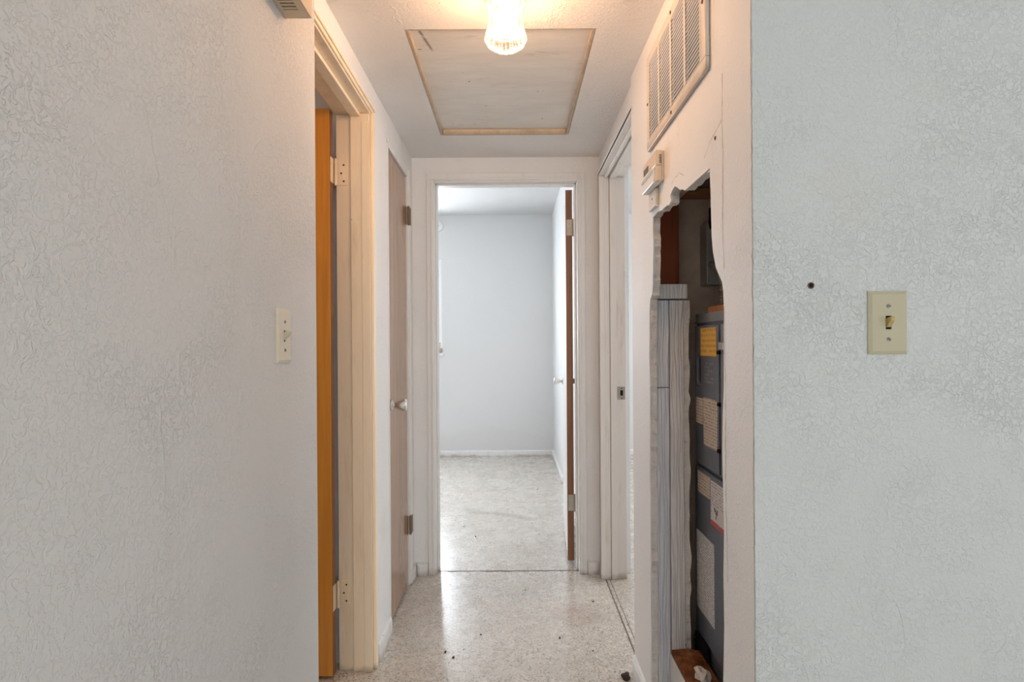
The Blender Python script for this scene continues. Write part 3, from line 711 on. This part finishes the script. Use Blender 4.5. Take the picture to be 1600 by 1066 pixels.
# ================================================================ RIGHT WALL THINGS
# return air grille
gy0, gy1, gz0, gz1 = 1.243, 1.785, 1.786, 2.079
gr = tag(empty('air_return_grille', (XRN, (gy0 + gy1) / 2, gz0)), 'cream metal air return grille high on the hallway right wall', 'grille')
def rel(e, b): return loc_box(e, b)
fw = 0.030; X1 = XRN - 0.0115
obj('frame', boxes(*[rel(gr, b) for b in ((X1, XRN - .0005, gy0, gy1, gz0, gz0 + fw), (X1, XRN - .0005, gy0, gy1, gz1 - fw, gz1), (X1, XRN - .0005, gy0, gy0 + fw, gz0 + fw, gz1 - fw), (X1, XRN - .0005, gy1 - fw, gy1, gz0 + fw, gz1 - fw))]), 'grille', gr, bevel=0.003)
obj('backing', boxes(rel(gr, (XRN - 0.0025, XRN - 0.0006, gy0 + fw, gy1 - fw, gz0 + fw, gz1 - fw))), 'grille_back', gr)
cols = 4; inner = (gy1 - gy0 - 2 * fw); bw = 0.010; cw = (inner - bw * (cols - 1)) / cols
nsl = 23; pitch = (gz1 - gz0 - 2 * fw) / nsl
bm = bmesh.new()
v = [bm.verts.new(p) for p in ((-0.0108, -cw / 2, 0.0046), (-0.0106, -cw / 2, 0.0056), (-0.0084, -cw / 2, 0.0038), (-0.0086, -cw / 2, 0.0028))]
v2 = [bm.verts.new((q.co.x, cw / 2, q.co.z)) for q in v]
for i in range(4): bm.faces.new((v[i], v[(i + 1) % 4], v2[(i + 1) % 4], v2[i]))
bm.faces.new(v); bm.faces.new(v2)
sl0 = obj('slat', bm, 'slat', gr)
first = True
for c in range(cols):
    yc = gy0 + fw + cw / 2 + c * (cw + bw) - gr.location.y
    for k in range(nsl):
        o = sl0 if first else sl0.copy()
        if not first: COL.objects.link(o)
        o.parent = gr; o.location = (0, yc, fw + k * pitch); first = False
for c in range(cols + 1):      # toothed uprights that carry the slats
    yb = gy0 + fw - bw / 2 + (c) * (cw + bw) - bw / 2 * 0 
    yb = gy0 + fw + c * (cw + bw) - bw - gr.location.y
    if c == 0: ya, yb2 = gy0 + fw - gr.location.y - 0.001, gy0 + fw - gr.location.y + 0.003
    elif c == cols: ya, yb2 = gy1 - fw - gr.location.y - 0.003, gy1 - fw - gr.location.y + 0.001
    else: ya, yb2 = yb, yb + bw
    out = []
    zt = fw
    for k in range(nsl):
        out += [(yb2 - 0.0002, zt + k * pitch), (yb2 + 0.0038, zt + k * pitch + pitch * 0.35), (yb2 + 0.0038, zt + k * pitch + pitch * 0.6), (yb2 - 0.0002, zt + (k + 0.9) * pitch)]
    for k in reversed(range(nsl)):
        out += [(ya + 0.0002, zt + (k + 0.9) * pitch), (ya - 0.0038, zt + k * pitch + pitch * 0.6), (ya - 0.0038, zt + k * pitch + pitch * 0.35), (ya + 0.0002, zt + k * pitch)]
    obj('upright', prism(out, [], -0.0118, -0.003, 'YZ'), 'grille', gr)
for (yy, z_) in ((gy0 + 0.015, 1.942), (gy1 - 0.015, 1.93), (1.51, gz0 + 0.014), (1.51, gz1 - 0.014)):
    s = bmesh.new(); lathe(s, [(0.0045, 0.0), (0.0040, -0.0018), (0.001, -0.002)], 12, 'X', (X1 - XRN, yy - gr.location.y, z_ - gz0))
    obj('screw', s, 'screw_dark', gr)

# thermostat
th = tag(empty('thermostat', (XRN, 1.70, 1.651)), 'yellowed white thermostat with grey display under the air grille', 'thermostat')
B = lambda b: rel(th, b)
obj('back_plate', boxes(B((XRN - 0.007, XRN - 0.0005, 1.624, 1.779, 1.654, 1.738))), 'beige', th, bevel=0.002)
obj('housing', boxes(B((XRN - 0.025, XRN - 0.0068, 1.622, 1.781, 1.6955, 1.740)), B((XRN - 0.0235, XRN - 0.0068, 1.622, 1.640, 1.652, 1.6955))), 'beige', th, bevel=0.003)
fl = obj('flap', boxes(B((XRN - 0.028, XRN - 0.0068, 1.6405, 1.783, 1.651, 1.695))), 'whitepl', th, bevel=0.002); fl['label'] = 'white ribbed lower cover'
for z_ in (1.689, 1.683):
    obj('ridge', boxes(B((XRN - 0.031, XRN - 0.028, 1.642, 1.781, z_ - 0.0016, z_ + 0.0016))), 'whitepl', fl)
obj('display', boxes(B((XRN - 0.0262, XRN - 0.0248, 1.712, 1.768, 1.704, 1.722))), 'lcd', th)
for k in range(3): obj('button', boxes(B((XRN - 0.0268, XRN - 0.0248, 1.690 + 0.0, 1.698, 1.703 + k * 0.007, 1.7075 + k * 0.007))), 'grille', th)
for k in range(6): obj('vent_slot', boxes(B((XRN - 0.0150, XRN - 0.0085, 1.6212, 1.6222, 1.703 + k * 0.0042, 1.7048 + k * 0.0042))), 'black', th)
# plate below the thermostat
wp = tag(empty('wall_plate', (XRN, 1.726, 1.595)), 'small blank cream cover plate directly below the thermostat', 'cover plate')
obj('plate', boxes((-0.010, -0.0005, -0.040, 0.043, 0.004, 0.054)), 'ivory', wp, bevel=0.002)
lip = obj('lower_lip', boxes((-0.0125, -0.0005, -0.040, 0.043, 0.0, 0.004)), 'whitepl', wp)
s = bmesh.new(); lathe(s, [(0.003, 0), (0.003, -0.001)], 10, 'X', (-0.010, 0.0, 0.03)); obj('screw', s, 'screw_dark', wp)
# old screw in the cracked corner, small hole
s = bmesh.new(); lathe(s, [(0.0042, 0.003), (0.0042, -0.0015), (0.001, -0.002)], 10, 'X', (XRN, 1.215, 1.625))
tag(obj('rusty_screw', s, 'screw_dark'), 'single rusty screw head in the plaster above the hole', 'screw')

# ---------------------------------------------------------------- furnace and what is in the closet
FX = 0.60
fu = tag(empty('furnace', (FX + 0.28, 1.60, 0.20)), 'dark blue-grey upright furnace cabinet standing in the broken-open closet', 'furnace')
F = lambda b: rel(fu, b)
obj('cabinet', boxes(F((FX + 0.004, FX + 0.56, 1.32, 1.872, 0.20, 1.279))), 'furnace', fu, bevel=0.003)
tp = obj('top_band', boxes(F((FX - 0.001, FX + 0.003, 1.32, 1.870, 1.252, 1.281))), 'furnace_top', fu); tp['label'] = 'lighter grey steel band along the top'
def slot_outline(yc, z0, z1, r, n=8):
    pts = []
    for i in range(n + 1): a = pi + pi * i / n; pts.append((yc + r * cos(a), z0 + r + r * sin(a)))
    for i in range(n + 1): a = pi * i / n; pts.append((yc + r * cos(a), z1 - r + r * sin(a)))
    return pts
sl = slot_outline(1.820, 1.054, 1.152, 0.016)
bm = prism([(1.648, 0.805), (1.853, 0.805), (1.853, 1.242), (1.648, 1.242)], [sl], FX - 0.008, FX + 0.001, 'YZ')
for v_ in bm.verts: v_.co -= fu.location
up = obj('upper_door', bm, 'furnace', fu, bevel=0.0015)
def isl(out):
    bm_ = prism(out, [], FX + 0.0005, FX + 0.0038, 'YZ')
    for v_ in bm_.verts: v_.co -= fu.location
    return bm_
obj('handle_slot', isl(slot_outline(1.820, 1.056, 1.150, 0.0155)), 'black', up)
e_ = boxes(); r_ = random.Random(3)
for row in range(6):
    y_ = 1.762; 
    while y_ > 1.69:
        l_ = r_.uniform(0.006, 0.014)
        if r_.random() < 0.85: box(e_, *F((FX - 0.0092, FX - 0.0079, max(1.688, y_ - l_), y_, 1.066 + row * 0.0112, 1.0718 + row * 0.0112)))
        y_ -= l_ + 0.004
eo = obj('raised_lettering', e_, 'furnace_top', up); tag(eo, kind='stuff'); eo['label'] = 'rows of small raised lettering'
obj('lower_door', boxes(F((FX - 0.006, FX + 0.001, 1.34, 1.868, 0.255, 0.790))), 'furnace', fu, bevel=0.0015)
obj('side_door', boxes(F((FX - 0.006, FX + 0.001, 1.34, 1.634, 0.800, 1.242))), 'furnace_top', fu, bevel=0.0015)
obj('bracket', boxes(F((FX - 0.014, FX - 0.006, 1.595, 1.632, 1.168, 1.190))), 'nickel', fu, bevel=0.002)['label'] = 'bright metal clip beside the upper door'
for k, (y_, z_) in enumerate(((1.642, 1.160), (1.642, 1.010), (1.645, 0.875))):
    obj('latch', boxes(F((FX - 0.012, FX - 0.003, y_ - 0.010, y_ + 0.006, z_ - 0.005, z_ + 0.005))), 'black', fu)
def lab(y0, y1, z0, z1, mat, text, x=FX - 0.0082, th_=0.0008):
    o = obj('paper_label', boxes((-th_, 0, y0 - (y0 + y1) / 2, y1 - (y0 + y1) / 2, z0 - (z0 + z1) / 2, z1 - (z0 + z1) / 2)), mat, fu)
    o.location = Vector((x, (y0 + y1) / 2, (z0 + z1) / 2)) - fu.location
    o['label'] = text; return o
lab(1.660, 1.797, 1.148, 1.234, 'lab_yellow', 'yellow rating label')
lab(1.778, 1.848, 0.933, 1.014, 'lab_cream', 'small cream label')
lab(1.655, 1.774, 0.872, 1.019, 'lab_cream', 'tall cream instruction label')
lab(1.726, 1.840, 0.711, 0.779, 'lab_cream', 'cream label on the lower door', FX - 0.0062)
wl = lab(1.600, 1.720, 0.656, 0.775, 'lab_white', 'white warning label with a red band', FX - 0.0062)
Fl = lambda b: (b[0] - FX + 0.0062, b[1] - FX + 0.0062, b[2] - 1.66, b[3] - 1.66, b[4] - 0.7155, b[5] - 0.7155)
obj('red_band', boxes(Fl((FX - 0.0071, FX - 0.0062, 1.600, 1.720, 0.643, 0.656))), 'lab_red', wl)
ic = bmesh.new()
box(ic, *Fl((FX - 0.0074, FX - 0.0070, 1.602, 1.708, 0.662, 0.706)))
obj('blank_field', ic, 'lab_blank', wl)
ic = bmesh.new()
def bar(bm, a, b, wd, x0, x1):
    d = Vector((b[0] - a[0], b[1] - a[1])).normalized(); n = Vector((-d.y, d.x)) * wd
    q = [(a[0] + n.x, a[1] + n.y), (b[0] + n.x, b[1] + n.y), (b[0] - n.x, b[1] - n.y), (a[0] - n.x, a[1] - n.y)]
    A = [bm.verts.new((x0, *p)) for p in q]; Bv = [bm.verts.new((x1, *p)) for p in q]
    bm.faces.new(A); bm.faces.new(Bv[::-1])
    for i in range(4): bm.faces.new((A[i], A[(i + 1) % 4], Bv[(i + 1) % 4], Bv[i]))
o0 = (1.672 - 1.66, 0.684 - 0.7155)
for a, b in (((0, 0), (0.012, 0.014)), ((0, 0), (-0.012, 0.012)), ((0, 0), (0.002, -0.016)), ((0.010, 0.004), (0.016, 0.016)), ((-0.010, -0.002), (-0.004, 0.014))):
    bar(ic, (o0[0] + a[0], o0[1] + a[1]), (o0[0] + b[0], o0[1] + b[1]), 0.0016, -0.0018, -0.0008 - 0.0004)
obj('warning_icon', ic, 'ink', wl)
lab(1.694, 1.855, 0.336, 0.585, 'lab_white', 'large white wiring diagram label', FX - 0.0062)
vp = obj('vent_panel', boxes(F((FX - 0.012, FX - 0.004, 1.744, 1.866, 0.150, 0.248))), 'black', fu, bevel=0.002); vp['label'] = 'black ventilation panel near the bottom'
for k in range(5): obj('slat', boxes(F((FX - 0.0145, FX - 0.012, 1.75, 1.86, 0.160 + k * 0.018, 0.166 + k * 0.018))), 'black', vp)
obj('base_skirt', boxes(F((FX + 0.004, FX + 0.56, 1.32, 1.872, 0.0, 0.199))), 'furnace', fu)
for z_ in (1.252, 1.160, 1.005, 0.90, 0.795, 0.715, 0.55, 0.42):
    s = bmesh.new(); lathe(s, [(0.0042, 0), (0.0042, -0.003), (0.001, -0.004)], 10, 'X', (FX - 0.001 - fu.location.x, 1.863 - fu.location.y, z_ - 0.2))
    obj('screw', s, 'screw', fu)

cp = obj('sill_pan', prism([(0.500, 0.165), (0.590, 0.175), (0.590, 0.205), (0.55, 0.212), (0.500, 0.207)], [], 1.20, 1.820, 'XZ'), 'rust')
tag(cp, 'rust-brown sill board at the foot of the framing boards', 'board')
ms = obj('metal_strip', boxes((0.4945, 0.4985, 1.20, 1.820, 0.0, 0.196)), 'whitepl', bevel=0.001)
tag(ms, 'upright white strip along the front of the rusty sill board', 'strip')
def lump(name, at, size, mat, seed, sub=2, label=None, cat='debris', group=None):
    r = random.Random(seed); bm = bmesh.new(); bmesh.ops.create_icosphere(bm, subdivisions=sub, radius=1)
    for v in bm.verts:
        f = 1 + r.uniform(-0.28, 0.28); v.co = Vector((v.co.x * size[0] * f, v.co.y * size[1] * f, max(-0.55, v.co.z) * size[2] * f))
    lo = min(v.co.z for v in bm.verts)
    for v in bm.verts: v.co.z -= lo
    o = obj(name, bm, mat, loc=at); tag(o, label, cat, group); return o
lump('plaster_chunk', (0.545, 1.66, 0.209), (0.020, 0.036, 0.016), 'broken', 5, label='grey-beige chunk of plaster lying on the rusty sill board')
# cleat on the far closet wall, box, conduit, wood block
tag(obj('shelf_cleat', boxes((0.575, 1.28, 1.90, 1.979, 1.687, 1.704)), 'cleat', bevel=0.001), 'thin orange-brown timber near the top of the dark closet', 'timber')
jb = tag(empty('junction_box', (0.72, 1.94, 1.385)), 'grey metal electrical box mounted in the dark closet', 'electrical box')
obj('box_body', boxes((-0.070, 0.08, -0.035, 0.038, 0.0, 0.207)), 'galv', jb, bevel=0.003)
obj('cover', boxes((-0.073, 0.083, -0.040, -0.035, -0.003, 0.210)), 'galv', jb, bevel=0.002)
bm = bmesh.new(); tube(bm, [(0.668, 1.915, 1.64), (0.662, 1.90, 1.60), (0.655, 1.905, 1.56), (0.672, 1.92, 1.597)], 0.007, 8)
tag(obj('black_cable', bm, 'black'), 'short black cable entering the top of the grey electrical box', 'cable')
cn = tag(empty('conduit', (0.672, 1.83, 1.281)), 'flexible spiral metal conduit rising from the furnace top', 'conduit')
bm = bmesh.new(); n = 64
tube(bm, [(0, 0, i * 0.095 / n) for i in range(n + 1)], [0.0085 + 0.0016 * sin(i * 2 * pi / 7) for i in range(n + 1)], 14)
obj('spiral_hose', bm, 'hinge', cn, smooth=True)
bm = bmesh.new(); tube(bm, [(0, 0, 0.095), (0, 0, 0.118), (-0.002, 0.004, 0.135), (-0.010, 0.014, 0.152), (-0.014, 0.03, 0.162), (-0.016, 0.056, 0.168)], [0.012, 0.0125, 0.012, 0.011, 0.010, 0.009], 14)
obj('elbow_fitting', bm, 'galv', cn, smooth=True)
tag(obj('wood_block', boxes((0.615, 0.665, 1.66, 1.797, 1.2815, 1.301)), 'cleat', bevel=0.001), 'small raw wood block lying on top of the furnace', 'block')

# ================================================================ SWITCHES
def switch(name, loc, rot, label, mat, bar_mat, up):
    """faces local -Y"""
    e = tag(empty(name, loc, rot), label, 'light switch')
    w_, h_, t, bv = 0.035, 0.057, 0.0055, 0.006
    bm = bmesh.new()
    ring = lambda a, b, y: [bm.verts.new(p) for p in ((-a, y, -b), (a, y, -b), (a, y, b), (-a, y, b))]
    r0 = ring(w_, h_, -0.0003); r1 = ring(w_, h_, -0.002); r2 = ring(w_ - bv, h_ - bv, -t); hole_ = ring(0.0052, 0.0122, -t); back = ring(0.0052, 0.0122, -0.0015)
    for a, b in ((r0, r1), (r1, r2), (r2, hole_), (hole_, back)):
        for i in range(4): bm.faces.new((a[i], a[(i + 1) % 4], b[(i + 1) % 4], b[i]))
    bm.faces.new(back); bm.faces.new(r0)
    obj('plate', bm, mat, e)
    bm = boxes((-0.0050, 0.0050, -0.0032, -0.0016, -0.0120, 0.0120)); obj('slot', bm, 'black', e)
    bm = bmesh.new()
    k = 1 if up else -1
    pr = [(-0.003, -0.0085), (-0.0062, -0.0080), (-0.0175, 0.0035 * 1), (-0.0185, 0.0085), (-0.0150, 0.0100), (-0.003, 0.0078)]
    pr = [(y, z * k) for y, z in pr]
    A = [bm.verts.new((-0.0042 if i not in (2, 3) else -0.0034, y, z)) for i, (y, z) in enumerate(pr)]
    Bv = [bm.verts.new((0.0042 if i not in (2, 3) else 0.0034, y, z)) for i, (y, z) in enumerate(pr)]
    bm.faces.new(A); bm.faces.new(Bv[::-1])
    for i in range(6): bm.faces.new((A[i], A[(i + 1) % 6], Bv[(i + 1) % 6], Bv[i]))
    obj('toggle', bm, bar_mat, e, bevel=0.0008)
    for z_ in (0.030, -0.030):
        s = bmesh.new(); lathe(s, [(0.0036, -t + 0.0004), (0.0036, -t - 0.0008), (0.0025, -t - 0.0014)], 14, 'Y', (0, 0, z_))
        so = obj('screw', s, 'screw', e)
        a = 0.6 if z_ < 0 else 0.1
        s = bmesh.new(); box(s, -0.0034, 0.0034, -t - 0.0017, -t - 0.0012, -0.0005, 0.0005)
        obj('screw_slot', s, 'black', so, loc=(0, 0, z_), rot=(0, a, 0))
    return e
switch('light_switch', (0.6745, 1.0287, 1.2225), (0, 0, 0), 'almond toggle light switch on the wall to the right of the furnace hole', 'almond', 'almond_dk', True)
switch('light_switch', (XN, 1.209, 1.2085), (0, 0, pi / 2), 'ivory toggle light switch on the left wall, beside the orange door', 'ivory', 'almond', True)
# the small dark drilled hole in the right wall
bm = bmesh.new(); lathe(bm, [(0.0062, -0.0002), (0.0062, -0.0009), (0.0046, -0.0012)], 12, 'Y', (0.538, 1.0287, 1.2905))
bm.normal_update()
ah = empty('wall_anchor', (0, 0, 0)); tag(ah, 'tiny dark wall anchor hole left of the almond switch', 'wall anchor')
obj('rim', bm, 'screw_dark', ah)
bm = bmesh.new(); lathe(bm, [(0.0040, -0.0011), (0.0036, -0.0015)], 12, 'Y', (0.538, 1.0287, 1.2905)); obj('bore', bm, 'black', ah)

# door chime box, left wall, top
ch = tag(empty('door_chime', (XN, 1.10, 1.897)), 'tan plastic door chime box high on the left wall', 'door chime')
obj('cover', boxes((0.0545, 0.058, -0.13, 0.135, 0.0, 0.19), (0.0, 0.0545, 0.1315, 0.135, 0.0, 0.19), (0.0, 0.0545, -0.13, -0.1265, 0.0, 0.19), (0.0, 0.0545, -0.1265, 0.1315, 0.1865, 0.19),
    (0.0, 0.0545, 0.104, 0.1315, 0.0, 0.0035), (0.0, 0.010, -0.1265, 0.104, 0.0, 0.0035), (0.040, 0.0545, -0.1265, 0.104, 0.0, 0.0035)), 'chime', ch, bevel=0.001)
obj('mechanism', boxes((0.0005, 0.052, -0.124, 0.129, 0.012, 0.18)), 'black', ch)
for k in range(12):
    obj('slat', boxes((0.0105, 0.0395, 0.0945 - k * 0.0115, 0.1000 - k * 0.0115, 0.0003, 0.0035)), 'chime', ch)

# round cover plate on bedroom back wall
rp = tag(empty('round_plate', (-0.792, 6.04, 2.447)), 'round white cover plate on the bedroom back wall near the doorway edge', 'cover plate')
bm = bmesh.new(); lathe(bm, [(0.062, 0.0), (0.062, -0.008), (0.055, -0.014), (0.015, -0.016)], 32, 'Y'); obj('disc', bm, 'whitepl', rp, smooth=False)
bm = bmesh.new(); lathe(bm, [(0.012, -0.016), (0.010, -0.020)], 16, 'Y'); obj('screw', bm, 'screw', rp)

# ---------------------------------------------------------------- debris on the floor
lump('debris_clump', (0.392, 2.020, 0.0), (0.016, 0.020, 0.010), 'debris', 11, label='dark crumbled clump on the floor near the right baseboard')
spots = [(0.36, 2.06), (0.18, 2.30), (-0.14, 2.33), (-0.20, 2.22), (-0.235, 2.16), (-0.27, 2.20), (-0.10, 2.86), (0.02, 3.35), (0.155, 3.55), (-0.33, 3.72), (-0.24, 3.52), (0.30, 2.20), (0.36, 2.62), (0.19, 4.65), (0.21, 3.30), (0.05, 2.75)]
for i, (x, y) in enumerate(spots):
    s = random.uniform(0.0025, 0.005)
    lump('debris_crumb', (x, y, 0.0), (s, s * random.uniform(1, 2.2), s * 0.6), 'debris', 20 + i, 1, 'tiny dark crumb scattered on the speckled floor', 'debris', 'dark crumbs on the floor')
